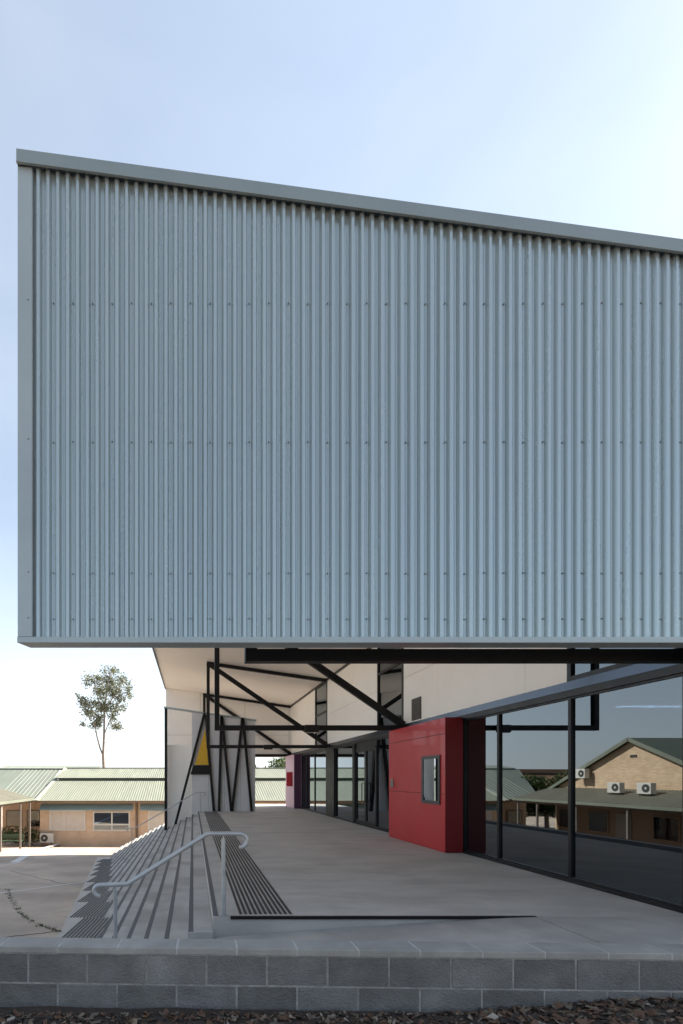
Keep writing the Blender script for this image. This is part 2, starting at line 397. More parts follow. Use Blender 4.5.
# landing apron at the foot of the steps, following the slope
m = MB()
ya = [5.3 + 0.5 * i for i in range(38)]
def apx(y): return -2.03 - 0.275 / 1.714 * (y - 7.15)
for a, b2 in zip(ya[:-1], ya[1:]):
    m.face([(apx(a), a, yard_z(a) + .005), (apx(a) + 1.6, a, yard_z(a) + .005), (apx(b2) + 1.6, b2, yard_z(b2) + .005), (apx(b2), b2, yard_z(b2) + .005)])
tag(m.build('landing_pavement', APRON), kind='structure')

ORD = ['first', 'second', 'third', 'fourth', 'fifth', 'sixth', 'seventh', 'eighth', 'ninth']
for j in range(9):
    y0 = 7.17 + 1.714 * j; y1 = y0 + 1.67; xr = -0.275 * (5 + j) - 0.02
    p = thing('tactile_pad', (xr - .3, (y0 + y1) / 2, yard_z((y0 + y1) / 2)),
              ('ribbed black tactile pad nearest the block wall at the foot of the steps' if j == 0 else
               'ribbed black tactile pad at the foot of the steps, farthest from the block wall' if j == 8 else
               f'ribbed black tactile pad at the foot of the steps, {ORD[j]} from the block wall'), 'tactile pad', 'tactile pads along the foot of the steps')
    m = MB(); n = 10
    for k in range(n):
        x = xr - 0.6 + k * 0.6 / n
        m.hexa([(x, y0, yard_z(y0) + .006), (x + .034, y0, yard_z(y0) + .006), (x + .034, y1, yard_z(y1) + .006), (x, y1, yard_z(y1) + .006),
                (x, y0, yard_z(y0) + .013), (x + .034, y0, yard_z(y0) + .013), (x + .034, y1, yard_z(y1) + .013), (x, y1, yard_z(y1) + .013)])
    m.build('tactile_ribs', TACT, p)

# painted lines, cracks, weeds on the courtyard
def strip(m, pts, wd, dz):
    pts = [Vector(p) for p in pts]
    for a, b2 in zip(pts[:-1], pts[1:]):
        d = (b2 - a); n = Vector((-d.y, d.x, 0)).normalized() * wd / 2
        q = [a - n, b2 - n, b2 + n, a + n]
        m.face([(v.x, v.y, yard_z(v.y) + dz) for v in q])
m = MB(); strip(m, [on_yard(-30, 897), on_yard(40, 888), on_yard(94, 880.5)], 0.09, .005)
tag(m.build('line_marking', PAINT), kind='structure')
m = MB(); strip(m, [on_yard(14, 862.5), on_yard(34, 851), on_yard(64, 845)], 0.35, .0055)
tag(m.build('line_marking', PAINT), kind='structure')
m = MB(); strip(m, [on_yard(-20, 868), on_yard(5, 865), on_yard(25, 862)], 0.12, .006)
tag(m.build('line_marking', PAINT), kind='structure')
m = MB()
def wob(a, b2, n, amp):
    a = Vector(a); b2 = Vector(b2); out = []
    for i in range(n + 1):
        q = a.lerp(b2, i / n); q.x += rnd.uniform(-amp, amp); q.y += rnd.uniform(-amp, amp); out.append(q)
    return out
strip(m, wob(on_yard(-10, 939), on_yard(62, 931), 14, .03), .03, .004)
strip(m, wob(on_yard(10, 871), on_yard(64, 884), 14, .03), .03, .0045)
strip(m, wob(on_yard(64, 884), on_yard(93, 880), 8, .03), .02, .004)
tag(m.build('crack_marking', CRACK), kind='structure')
wp = [on_yard(*p) for p in ((8, 889), (10, 897), (14, 905), (21, 914), (31, 921), (43, 927), (60, 932))]
m = MB()
for a, b2 in zip(wp[:-1], wp[1:]):
    for i in range(60):
        q = a.lerp(b2, rnd.random()); cl = 0.6 + 0.8 * noise.noise(Vector((q.x * 4, q.y * 4, 2)))
        if rnd.random() > max(.25, cl): continue
        q = q + Vector((rnd.gauss(0, .03), rnd.gauss(0, .03), 0)); h = rnd.uniform(.012, .045) * max(.4, cl); an = rnd.uniform(0, 6.28); s = rnd.uniform(.006, .014)
        d = Vector((math.cos(an), math.sin(an), 0)); z = yard_z(q.y)
        lean = Vector((rnd.gauss(0, .03), rnd.gauss(0, .03), 0))
        m.face([(q.x - d.x * s, q.y - d.y * s, z), (q.x + d.x * s, q.y + d.y * s, z), (q.x + d.x * s * .6 + lean.x, q.y + d.y * s * .6 + lean.y, z + h), (q.x - d.x * s + lean.x, q.y - d.y * s + lean.y, z + h * .8)])
tag(m.build('weeds', WEED, recalc=False), 'dark green weeds growing along a curved crack in the courtyard', 'weeds', kind='stuff')
# round concrete pit ring
c = on_yard(150, 850); m = MB(); n = 40
for k in range(n):
    a0 = 2 * math.pi * k / n; a1 = 2 * math.pi * (k + 1) / n
    P = lambda r, a, z: (c.x + r * math.cos(a), c.y + r * math.sin(a), yard_z(c.y) + z)
    m.hexa([P(.52, a0, -.1), P(.72, a0, -.1), P(.72, a1, -.1), P(.52, a1, -.1), P(.52, a0, .14), P(.72, a0, .14), P(.72, a1, .14), P(.52, a1, .14)])
rg = thing('pit_cover', (c.x, c.y, yard_z(c.y)), 'round pale concrete pit cover with raised rim in the sunlit courtyard', 'pit cover')
m.build('rim', APRON, rg)
m = MB(); m.prism([(c.x + .5 * math.cos(2 * math.pi * k / 32), c.y + .5 * math.sin(2 * math.pi * k / 32)) for k in range(32)], 'z', yard_z(c.y) - .05, yard_z(c.y) + .07); m.build('lid', VENT, rg)

# ------------------------------------------------------------------ block wall in front
bw = thing('block_wall', (0.9, 3.18, -0.05), 'low charcoal concrete block wall with pale mortar and a paver coping', 'wall')
TOPZ = 0.375
m = MB(); x0 = -4.4 + 0.05
for c_ in range(3):
    zt = TOPZ - 0.043 - 0.010 - c_ * 0.2; off = 0.0 if c_ % 2 == 0 else 0.2
    for i in range(28):
        x = x0 + off + i * 0.4 + 0.046; j = rnd.uniform(-.0018, .0018)
        m.box(x, x + 0.387, 3.184 + j, 3.37, zt - 0.188, zt)
m.build('blockwork', BLOCK, bw, bevel=0.004)
m = MB(); m.box(x0, x0 + 11.5, 3.1885, 3.366, -0.33, TOPZ - 0.0435); m.build('mortar', MORTAR, bw)
m = MB()
for i in range(28):
    x = x0 + 0.2 + i * 0.4 + 0.046; j = rnd.uniform(-.002, .002)
    m.box(x, x + 0.390, 3.176 + j, 3.372 + j, TOPZ - 0.043, TOPZ + rnd.uniform(-.001, .001))
m.build('coping', COPING, bw, bevel=0.004)
m = MB(); m.box(x0, x0 + 11.5, 3.180, 3.368, TOPZ - 0.042, TOPZ - 0.0018); m.build('coping_mortar', mat('pale coping grout', (.42, .41, .39), .9, var=.25, scale=12), bw)
bw.rotation_euler = (R(-0.25), 0, R(-1.8))

# ------------------------------------------------------------------ handrails
def handrail(label, y, xt, xb, kb, r=0.026):
    h = thing('handrail', ((xt + xb) / 2, y, -0.3), label, 'handrail', 'galvanised handrails on the steps')
    zt = 0.90; zb = -0.15 * kb + 0.945
    xe = xt + 0.185
    pts = []
    # upper crook
    for i in range(9):
        a = R(-100 + 190 * i / 8); pts.append((xe + 0.075 * math.cos(a), y, zt - 0.075 + 0.075 * math.sin(a)))
    pts += [(xt + 0.05, y, zt), (xt - 0.165, y, zt + 0.0)]
    k = 0.5 * r
    pts += [(xt - 0.185, y, zt - .006)]
    xs_, = (xb + 0.13,)
    pts += [(xs_ + 0.02, y, zb + .010), (xs_, y, zb)]
    pts += [(xb - 0.17, y, zb - .012)]
    for i in range(1, 9):
        a = R(90 + 190 * i / 8); pts.append((xb - 0.17 + 0.06 * math.cos(a), y, zb - 0.072 + 0.06 * math.sin(a)))
    MB().tube(pts, r, 14).build('rail', GALV, h, smooth=True)
    for (x, zg, ztop) in ((xt, 0.0, zt), (xb, -0.15 * kb, zb - .005)):
        MB().tube([(x, y, zg - (0 if x == xt else .2)), (x, y, ztop - 0.055)], 0.0235, 14).build('post', GALV, h, smooth=True)
        MB().tube([(x, y, ztop - 0.06), (x, y, ztop - 0.012)], 0.010, 10).build('rail_bracket', GALV, h, smooth=True)
        MB().tube([(x, y, zg + .001), (x, y, zg + .009)], 0.045, 18).build('base_plate', GALV, h, smooth=True)
    return h
handrail('galvanised tube handrail with curled ends on the steps by the block wall', 5.31, 0.335, -0.855, 4)
handrail('thin galvanised handrail at the far end of the steps beside the letter screen', 21.7, 0.32, -2.75, 11, 0.022)

# ------------------------------------------------------------------ the hall
hall = thing('school_hall', (5.5, 4.31, 0), 'grey corrugated metal hall cantilevered over a concrete deck and steps', 'building')
FX, FY, BZ, SL = -1.563, 4.31, 2.714, 0.136
def topz(x): return 7.075 - SL * (x - FX)
# front cladding, trapezoidal ribs
prof = []; pitch = 0.0878; x = FX + 0.150; XR = 14.0; k = 0
while x < XR:
    jit = 0.0
    if k % 8 == 0: jit = 0.0025
    prof += [(x, 0.0), (x + 0.017, -0.029 - jit), (x + 0.020, -0.0305 - jit), (x + 0.040 + jit, -0.0305 - jit), (x + 0.043 + jit, -0.029 - jit), (x + 0.058 + jit, 0.0), (x + 0.068, 0.0), (x + 0.071, -0.003), (x + 0.077, -0.003), (x + 0.080, 0)]
    x += pitch; k += 1
zr = [i / 11 for i in range(12)]
m = MB(); np_ = len(prof)
for t_ in zr:
    for i, (px, py) in enumerate(prof):
        z0 = BZ + 0.02; z1 = topz(px) - 0.085
        wv = 0.0016 * noise.noise(Vector((px * 1.3, t_ * 5, 3.1)))
        m.v.append((px + 0.0012 * noise.noise(Vector((px * 3, t_ * 4, 9))), 4.338 + py + wv, z0 + (z1 - z0) * t_))
for j in range(len(zr) - 1):
    for i in range(np_ - 1):
        a = j * np_ + i; m.f.append((a, a + 1, a + np_ + 1, a + np_)); m.m.append(0)
m.cur = 1
for zrow in (2.937, 3.345, 4.522, 5.765):
    for kk in range(1, 80, 2):
        xx = FX + 0.150 + kk * pitch + 0.0735
        zz = zrow + rnd.uniform(-.005, .005)
        if zz > topz(xx) - 0.25: continue
        m.tube([(xx, 4.337, zz), (xx, 4.331, zz), (xx, 4.3285, zz)], [0.0075, 0.0075, 0.0045], 8)
        m.tube([(xx, 4.3285, zz), (xx, 4.324, zz)], 0.0045, 6)
m.build('front_cladding', [STEEL, SCREW], hall, recalc=False)
# backing of the gable screen wall
m = MB(); m.prism([(FX + .01, BZ + .05), (XR, BZ + .05), (XR, topz(XR) - .1), (FX + .01, topz(FX) - .1)], 'y', 4.352, 4.47); m.build('gable_wall', TRIM, hall)
m = MB(); m.box(FX, FX + 0.128, 4.303, 4.472, BZ + 0.055, topz(FX) - 0.118)
m.box(FX + .128, FX + .133, 4.309, 4.345, BZ + .055, topz(FX) - .15)
m.cur = 1
for zz in (2.937, 3.345, 4.53, 5.77): m.tube([(FX + .095, 4.304, zz), (FX + .095, 4.297, zz)], 0.007, 8)
m.build('corner_trim', [TRIM, SCREW], hall, bevel=0.003)
m = MB(); m.hexa([(FX - .004, 4.30, BZ), (XR, 4.30, BZ), (XR, 4.474, BZ), (FX + .06, 4.474, BZ), (FX - .004, 4.30, BZ + .053), (XR, 4.30, BZ + .053), (XR, 4.474, BZ + .053), (FX - .004, 4.474, BZ + .053)])
m.build('bottom_trim', TRIM, hall, bevel=0.003)
m = MB(); m.prism([(FX, topz(FX) - .110), (XR, topz(XR) - .110), (XR, topz(XR)), (FX, topz(FX))], 'y', 4.268, 4.279)
m.prism([(FX, topz(FX) - .012), (XR, topz(XR) - .012), (XR, topz(XR)), (FX, topz(FX))], 'y', 4.279, 4.52)
m.prism([(FX - .002, topz(FX) - .116), (XR, topz(XR) - .116), (XR, topz(XR) - .109), (FX - .002, topz(FX) - .109)], 'y', 4.266, 4.288)
m.box(FX, FX + .006, 4.279, 4.52, topz(FX) - .110, topz(FX) - .012)
m.build('roof_flashing', CAP, hall, bevel=0.002)

# roof and soffit
YE = 27.3
def sofz(x): return 6.60 - 0.145 * (x - FX)
m = MB(); m.prism([(FX, sofz(FX) + .06), (14.2, sofz(14.2) + .06), (14.2, topz(14.2) - .03), (FX, topz(FX) - .03)], 'y', 4.53, YE); m.build('roof', STEEL, hall)
m = MB(); y = 4.53
while y < YE - .1:
    y2 = min(y + 2.4, YE)
    for (xa, xb2) in ((FX + .03, 1.05), (1.058, 3.3), (3.308, 5.55)):
        m.prism([(xa, sofz(xa)), (xb2, sofz(xb2)), (xb2, sofz(xb2) + .02), (xa, sofz(xa) + .02)], 'y', y, y2 - .008)
    y = y2
m.build('soffit', SOFFIT, hall)
m = MB(); m.prism([(FX + .02, sofz(FX) + .022), (5.6, sofz(5.6) + .022), (5.6, sofz(5.6) + .058), (FX + .02, sofz(FX) + .058)], 'y', 4.53, YE - .01); m.build('soffit_backing', JOINT, hall)
m = MB(); m.prism([(FX - .02, sofz(FX) - .05), (FX + .028, sofz(FX) - .05), (FX + .028, sofz(FX) + .055), (FX - .02, sofz(FX) + .055)], 'y', 4.53, YE); m.build('eave_trim', FRAME, hall)
m = MB(); m.prism([(5.43, sofz(5.43) - .055), (5.498, sofz(5.498) - .055), (5.498, sofz(5.498) - .003), (5.43, sofz(5.43) - .003)], 'y', 4.53, 27.0); m.build('cornice', FRAME, hall)

# end wall
m = MB(); m.prism([(FX + .05, 2.72), (5.5, 2.72), (5.5, sofz(5.5) - .004), (FX + .05, sofz(FX + .05) - .004)], 'y', 27.0, 27.25); m.build('end_wall', CREAM, hall)
m = MB()
for xx in (0.4, 2.9): m.box(xx, xx + .012, 26.994, 26.999, 2.9, sofz(xx) - .05)
m.box(FX + .06, 5.4, 26.9945, 26.9985, 3.95, 3.962)
m.box(5.36, 5.37, 26.992, 26.998, 2.9, 5.4)
m.build('panel_joint', JOINT, hall)

# upper wall above the glazing, windows between its panels
WX = 5.5; HZ = 2.915
segs = [(7.08, 12.62), (14.38, 19.78), (21.7, 27.0)]
for (a, b2) in segs:
    m = MB(); ztop = sofz(WX) - .004
    cuts = {7.08: [7.08, 8.0, 10.84, 12.62], 14.38: [14.38, 16.6, 19.1, 19.78], 21.7: [21.7, 24.2, 27.0]}[a]
    for p, q in zip(cuts[:-1], cuts[1:]):
        m.box(WX, WX + .012, p + .004, q - .004, HZ + .003, 4.12); m.box(WX, WX + .012, p + .004, q - .004, 4.128, ztop)
    wp_ = m.build('wall_panel', CREAM, hall)
    MB().box(WX + .0125, WX + .15, a, b2, HZ, ztop).build('wall_backing', JOINT, hall)
    if a == 7.08:
        v = MB(); v.box(WX - .012, WX - .001, 11.63, 12.13, 2.955, 3.495); v.cur = 1
        for i in range(11): v.hexa([(WX - .03, 11.655, 2.98 + i * .046), (WX - .013, 11.655, 2.995 + i * .046), (WX - .013, 12.105, 2.995 + i * .046), (WX - .03, 12.105, 2.98 + i * .046), (WX - .03, 11.655, 2.987 + i * .046), (WX - .013, 11.655, 3.007 + i * .046), (WX - .013, 12.105, 3.007 + i * .046), (WX - .03, 12.105, 2.987 + i * .046)])
        v.build('vent_grille', [FAN, VENT], wp_)

def window(y0, y1, z0, z1, rail=None, fw=.05, dep=.10, name='window', proud=.022):
    """one framed pane in the wall plane x = WX"""
    m = MB(); a = WX - proud; c = a + dep
    m.box(a, c, y0, y0 + fw, z0, z1); m.box(a, c, y1 - fw, y1, z0, z1)
    m.box(a + .002, c - .002, y0 + fw, y1 - fw, z0, z0 + fw); m.box(a + .002, c - .002, y0 + fw, y1 - fw, z1 - fw, z1)
    for rz_ in (rail or []): m.box(a + .004, c - .004, y0 + fw, y1 - fw, rz_ - fw / 2, rz_ + fw / 2)
    wdw = m.build(name, FRAME, hall)
    MB().box(WX + .012, WX + .022, y0 + fw - .01, y1 - fw + .01, z0 + fw - .01, z1 - fw + .01).build('pane', GLASS, wdw)
    return wdw
zc = sofz(WX) - .01
window(5.16, 7.078, HZ + .004, zc, fw=.07)
window(12.622, 14.378, HZ + .004, zc, [4.6], fw=.07)
window(19.782, 21.698, HZ + .004, zc, [4.3], fw=.07)
# shop-front glazing
for (a, b2) in ((4.56, 5.38), (5.38, 7.03), (7.03, 8.68), (8.68, 9.765), (12.575, 14.44), (16.5, 18.62), (19.75, 21.8), (21.8, 23.4), (23.4, 24.38)):
    window(a + .001, b2 - .001, 0.055, 2.688, fw=.026, dep=.10)
MB().box(WX - .05, WX + .11, 4.55, 9.768, 0.004, 0.054).build('window_sill', FRAME, hall)
MB().box(WX - .05, WX + .11, 12.575, 24.39, 0.004, 0.054).build('window_sill', FRAME, hall)
MB().box(WX - .055, WX + .11, 4.55, 27.0, 2.69, 2.785).build('window_head', FRAME, hall)
m = MB(); m.prism([(WX - .06, 2.787), (WX + .12, 2.787), (WX + .12, 2.912), (WX - .058, 2.912)], 'y', 4.55, 27.0); m.build('fascia_band', BAND, hall)
# column casings
MB().box(WX - .07, WX + .11, 18.622, 19.748, 0.005, 2.688).build('column_casing', BLACK, hall)
MB().box(WX - .06, WX + .11, 16.26, 16.498, 0.005, 2.688).build('column_casing', BLACK, hall)
# pair of glass doors
for (a, b2, hy) in ((14.445, 15.345, 15.22), (15.35, 16.255, 15.47)):
    m = MB(); aa = WX - .03; cc = WX + .04; fw = .07
    m.box(aa, cc, a, a + fw, .06, 2.45); m.box(aa, cc, b2 - fw, b2, .06, 2.45); m.box(aa + .002, cc - .002, a + fw, b2 - fw, .06, .16); m.box(aa + .002, cc - .002, a + fw, b2 - fw, 2.38, 2.45)
    m.box(WX - .04, WX + .06, a, b2, 2.452, 2.50); m.box(WX - .02, WX + .03, a, b2, 2.5, 2.685)
    d = m.build('door', FRAME, hall)
    MB().box(WX + .0, WX + .01, a + fw - .01, b2 - fw + .01, .15, 2.39).build('pane', GLASS, d)
    MB().tube([(WX - .03, hy, .78), (WX - .09, hy, .80), (WX - .09, hy, 1.36), (WX - .03, hy, 1.38)], .016, 8).build('handle', BLACK, d)

# red box beside the doors
rb = MB(); rb.cur = 1; y0, y1 = 9.77, 12.57; bx = 5.10
rb.box(bx + .006, 5.62, y0 + .006, y1, 0.006, 2.744)
rb.cur = 0
for (za, zb2) in ((0.008, 1.184), (1.196, 2.414), (2.426, 2.748)):
    rb.box(bx, bx + .005, y0, y1, za, zb2)
redbox = rb.build('red_wall_box', [RED, BLACK], hall)
MB().box(bx + .004, 5.458, y0 - .006, y0 + .005, 0.008, 2.7475).build('side_panel', RED_SHADE, redbox, label='narrow red side panel with shade put into its colour')
m = MB(); fy0, fy1, fz0, fz1 = 9.95, 10.74, 0.97, 2.0
for q in ((fy0, fy0 + .07, fz0, fz1), (fy1 - .07, fy1, fz0, fz1)): m.box(bx - .024, bx - .001, *q)
m.box(bx - .0225, bx - .001, fy0 + .07, fy1 - .07, fz0, fz0 + .07); m.box(bx - .0225, bx - .001, fy0 + .07, fy1 - .07, fz1 - .07, fz1)
m.build('window_frame', mat('dark grey window frame', (.045, .043, .045), .45), redbox)
MB().box(bx - .012, bx - .002, fy0 + .06, fy1 - .06, fz0 + .06, fz1 - .06).build('window_pane', glass_mat('mirror glass', (.1, .1, .1), .55, .9), redbox)
MB().box(bx - .02, bx - .001, 12.27, 12.44, 1.29, 1.49).build('switch_plate', VENT, redbox, bevel=.004)
# mauve box at the far end
pk = MB(); pk.box(bx, 5.6, 24.42, 26.6, 0.006, 2.748); pinkbox = pk.build('mauve_wall_box', PINK, hall)
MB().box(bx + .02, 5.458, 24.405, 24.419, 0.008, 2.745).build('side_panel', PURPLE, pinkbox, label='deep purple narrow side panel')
MB().box(bx - .03, bx - .001, 24.75, 26.2, 1.12, 1.86).build('notice_panel', DKRED, pinkbox)
MB().box(WX - .0, WX + .15, 26.6, 27.25, 0, 2.69).build('wall_return', CREAM, hall)

# trusses
def truss(y):
    t = MB().bar((0.62, y, 2.88), (0.62, y, sofz(.62) - .13), .125, .125).build('truss', BLACK, hall)
    MB().bar((0.557, y, 2.82), (5.46, y, 2.82), .12, .13).build('bottom_chord', BLACK, t)
    MB().bar((0.557, y, sofz(.557) - .075), (5.42, y, sofz(5.42) - .075), .11, .125).build('top_chord', BLACK, t)
    MB().bar((0.66, y + .002, sofz(.66) - .10), (5.44, y + .002, 2.90), .165, .11, up=(0, 1, 0)).build('diagonal', BLACK, t)
    return t
for yy in (5.2, 12.5, 19.7, 26.9): truss(yy)

# interior
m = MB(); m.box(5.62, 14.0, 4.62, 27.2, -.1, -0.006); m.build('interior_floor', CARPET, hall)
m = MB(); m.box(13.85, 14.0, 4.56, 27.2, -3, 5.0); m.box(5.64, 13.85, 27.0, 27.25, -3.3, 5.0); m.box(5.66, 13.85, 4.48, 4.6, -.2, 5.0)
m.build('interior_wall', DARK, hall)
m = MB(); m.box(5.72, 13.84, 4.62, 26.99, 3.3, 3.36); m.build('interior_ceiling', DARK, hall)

lf = thing('strip_light', (8.9, 9.1, 3.3), 'lit white strip light inside the hall seen through the right hand glass', 'light')
MB().box(8.0, 10.4, 9.07, 9.13, 2.85, 2.875).build('diffuser', LAMP, lf)
m = MB(); m.box(7.98, 10.42, 9.06, 9.14, 2.876, 2.93)
for xx in (8.4, 10.0): m.box(xx, xx + .01, 9.095, 9.105, 2.93, 3.3)
m.build('housing', WHITE, lf)

# tables and chairs inside, dim behind the glass
def table_at(x, y, label):
    t = thing('table', (x, y, 0), label, 'table', 'tables inside the hall')
    MB().box(x - .4, x + .4, y - .8, y + .8, .71, .74).build('table_top', LOUVRE, t)
    for sx in (-.34, .34):
        for sy in (-.72, .72): MB().box(x + sx - .02, x + sx + .02, y + sy - .02, y + sy + .02, 0, .71).build('leg', BLACK, t)
table_at(6.9, 6.6, 'pale topped table inside the hall nearest the front glass'); table_at(7.0, 9.2, 'pale topped table inside the hall behind the narrow pane')

def chair_at(x, y, rz_, label):
    c = thing('chair', (0, 0, 0), label, 'chair', 'chairs inside the hall')
    MB().box(-.21, .21, -.2, .2, .43, .46).build('seat', RED, c, bevel=.01)
    m = MB(); m.hexa([(-.2, .19, .56), (.2, .19, .56), (.2, .215, .56), (-.2, .215, .56), (-.2, .25, .84), (.2, .25, .84), (.2, .275, .84), (-.2, .275, .84)]); m.build('backrest', RED, c)
    for sx in (-.18, .18):
        MB().tube([(sx, -.18, 0), (sx, -.16, .43)], .012, 8).build('leg', GALV, c); MB().tube([(sx, .2, 0), (sx, .18, .45), (sx, .255, .8)], .012, 8).build('leg', GALV, c)
    c.location = (x, y, 0); c.rotation_euler = (0, 0, rz_)
for x, y, r_, lb in ((6.25, 6.3, 1.6, 'red seated chair inside the hall at the near table, closer to the front'), (6.25, 7.1, 1.5, 'red seated chair inside the hall at the near table, farther from the front'),
                     (6.3, 9.0, 1.7, 'red seated chair inside the hall at the far table')): chair_at(x, y, r_, lb)

# light fittings on the trusses
for yy, lb in ((12.5, 'small black floodlight box on the nearer visible truss chord'), (19.7, 'small black floodlight box on the second truss chord')):
    f_ = thing('floodlight', (3.05, yy, 2.82), lb, 'floodlight', 'floodlights on the trusses')
    MB().box(2.87, 3.23, yy - .13, yy - .061, 2.70, 2.89).build('housing', FRAME, f_, bevel=.01)
    MB().box(2.9, 3.2, yy - .12, yy - .07, 2.685, 2.699).build('lens', LOUVRE, f_)

# ------------------------------------------------------------------ letter screen
SY = 22.5; SP = F / SY
def P2(px, py): return ((px - U0) / SP, EYE + (V0 - py) / SP)
ls = thing('letter_screen', (0.8, SY, -0.5), 'pale screen wall with raking black struts forming an A and a yellow triangle', 'screen wall')
def rail_z(x): return 4.85 - .143 * (x + 1.33)
m = MB(); m.prism([(-.05, -.8), (.25, -.1), (2.9, -.1), (2.9, rail_z(2.9) - .05), (-.05, rail_z(-.05) - .05)], 'y', SY, SY + .16); m.build('panel', SCREEN, ls)
m = MB()
for xx in (.72, 1.46, 2.2): m.box(xx, xx + .01, SY - .004, SY - .001, 0.01, rail_z(xx) - .1)
m.build('panel_joint', JOINT, ls)
m = MB(); m.prism([(-1.25, -1.6), (-.055, -1.6), (-.055, 3.10), (-1.25, 3.12)], 'y', SY + .35, SY + .5); m.build('low_wall', CREAM, ls)
m = MB(); m.prism([(-1.36, rail_z(-1.36) - .045), (2.95, rail_z(2.95) - .045), (2.95, rail_z(2.95) + .03), (-1.36, rail_z(-1.36) + .03)], 'y', SY - .03, SY + .2); m.build('top_rail', TRIM, ls)
MB().box(-1.33, -1.2, SY + .02, SY + .15, -1.3, rail_z(-1.3) - .05).build('post', BLACK, ls)
def strut(a, b2, wd=.115, name='strut'):
    pa = P2(*a); pb = P2(*b2)
    MB().bar((pa[0], SY - .09, pa[1]), (pb[0], SY - .09, pb[1]), wd, .11, up=(0, 1, 0)).build(name, BLACK, ls)
strut((204.6, 713), (174.2, 829)); strut((205.8, 715), (213.8, 812))
strut((221.2, 716), (218.8, 812)); strut((221.8, 717), (231.2, 812)); strut((242.2, 718), (231.8, 812)); strut((242.8, 719), (251.5, 812))
a, b2, c, d = P2(193.3, 765.5), P2(209.5, 765.5), P2(210.8, 774.5), P2(190.2, 774.5)
MB().prism([d, c, b2, a], 'y', SY - .135, SY - .045).build('crossbar', BLACK, ls)
a, b2, c = P2(205.0, 729), P2(195, 765), P2(208.4, 765)
MB().prism([b2, c, a], 'y', SY - .10, SY - .06).build('triangle_panel', YELLOW, ls)

# ------------------------------------------------------------------ far classrooms
def ribbed(m, x0, x1, y0, z0, y1, z1, pitch=.17, dep=.02):
    """roof sheet rising from (y0,z0) to (y1,z1), ribs running up the slope"""
    x = x0; pr = []
    while x < x1:
        pr += [(x, 0), (x + .03, dep), (x + .07, dep), (x + .10, 0)]; x += pitch
    n = len(m.v); k = len(pr)
    m.v += [(a, y0, z0 + h) for a, h in pr] + [(a, y1, z1 + h) for a, h in pr]
    for i in range(k - 1): m.f.append((n + i, n + i + 1, n + k + i + 1, n + k + i)); m.m.append(m.cur)

def ac_unit(label, group='air conditioner units'):
    t = thing('air_conditioner', (0, 0, 0), label, 'air conditioner', group)
    MB().box(-.46, .46, -.17, .17, .06, .74).build('casing', WHITE, t, bevel=.02)
    m = MB(); n = 24
    m.prism([(-.14 + .25 * math.cos(2 * math.pi * k / n), .41 + .25 * math.sin(2 * math.pi * k / n)) for k in range(n)], 'y', -.185, -.171)
    m.build('fan_grille', FAN, t)
    MB().tube([(-.14, -.19, .41), (-.14, -.186, .41)], .07, 14).build('fan_hub', WHITE, t)
    for sx in (-.32, .32): MB().box(sx - .03, sx + .03, -.2, .2, 0, .06).build('foot', BLACK, t)
    return t

BY = 34.5; BP = F / BY; GZ = yard_z(34.0)
def fx_(px): return (px - U0) / BP
def fz_(py): return EYE + (V0 - py) / BP
cl = thing('brick_classroom', (-4, BY, GZ), 'tan brick classroom with a sage green metal roof beyond the courtyard', 'building')
X0, X1 = fx_(38.5), 10.0
MB().box(X0 + .1, X1 - .1, BY, BY + 9, GZ - .1, fz_(801.5)).build('wall', BRICKX, cl)
m = MB(); ribbed(m, X0, X1, BY - .55, fz_(800.6), BY + 4.0, 1.42); ribbed(m, X0, X1, BY + 3.8, 1.58, BY + 7.5, 2.42); ribbed(m, X0, X1, BY + 11, 1.0, BY + 7.5, 2.42)
rf = m.build('roof', GROOF, cl)
MB().box(X0 + .3, X1 - .3, BY + 4.02, BY + 4.2, 1.36, 1.60).build('roof_step', DGROOF, rf)
m = MB(); m.bar((X0, BY - .58, fz_(800.4)), (X0, BY + 7.5, 2.46), .28, .10); m.bar((X0, BY + 7.5, 2.47), (X1, BY + 7.5, 2.47), .35, .06); m.build('roof_capping', mat('pale roof capping', (.32, .32, .27), .6), rf)
MB().box(X0 - .05, X1, BY - .68, BY - .56, fz_(802.3), fz_(800.3)).build('gutter', BROWN, cl)
MB().box(X0, X1, BY - .555, BY - .003, fz_(802.2), fz_(801.7)).build('eave_lining', BROWN, cl)
for (a, b2) in ((41, 133.5), (140.5, 215)):
    xa, xb2 = fx_(a), fx_(b2); m = MB()
    m.hexa([(xa, BY - .45, fz_(810)), (xb2, BY - .45, fz_(810)), (xb2, BY - .002, fz_(804.2)), (xa, BY - .002, fz_(804.2)),
            (xa, BY - .45, fz_(809.5)), (xb2, BY - .45, fz_(809.5)), (xb2, BY - .002, fz_(803.3)), (xa, BY - .002, fz_(803.3))]); m.build('awning', AWN, cl)
MB().tube([(fx_(137), BY - .1, fz_(802)), (fx_(137), BY - .1, GZ)], .09, 8).build('downpipe', BROWN, cl)
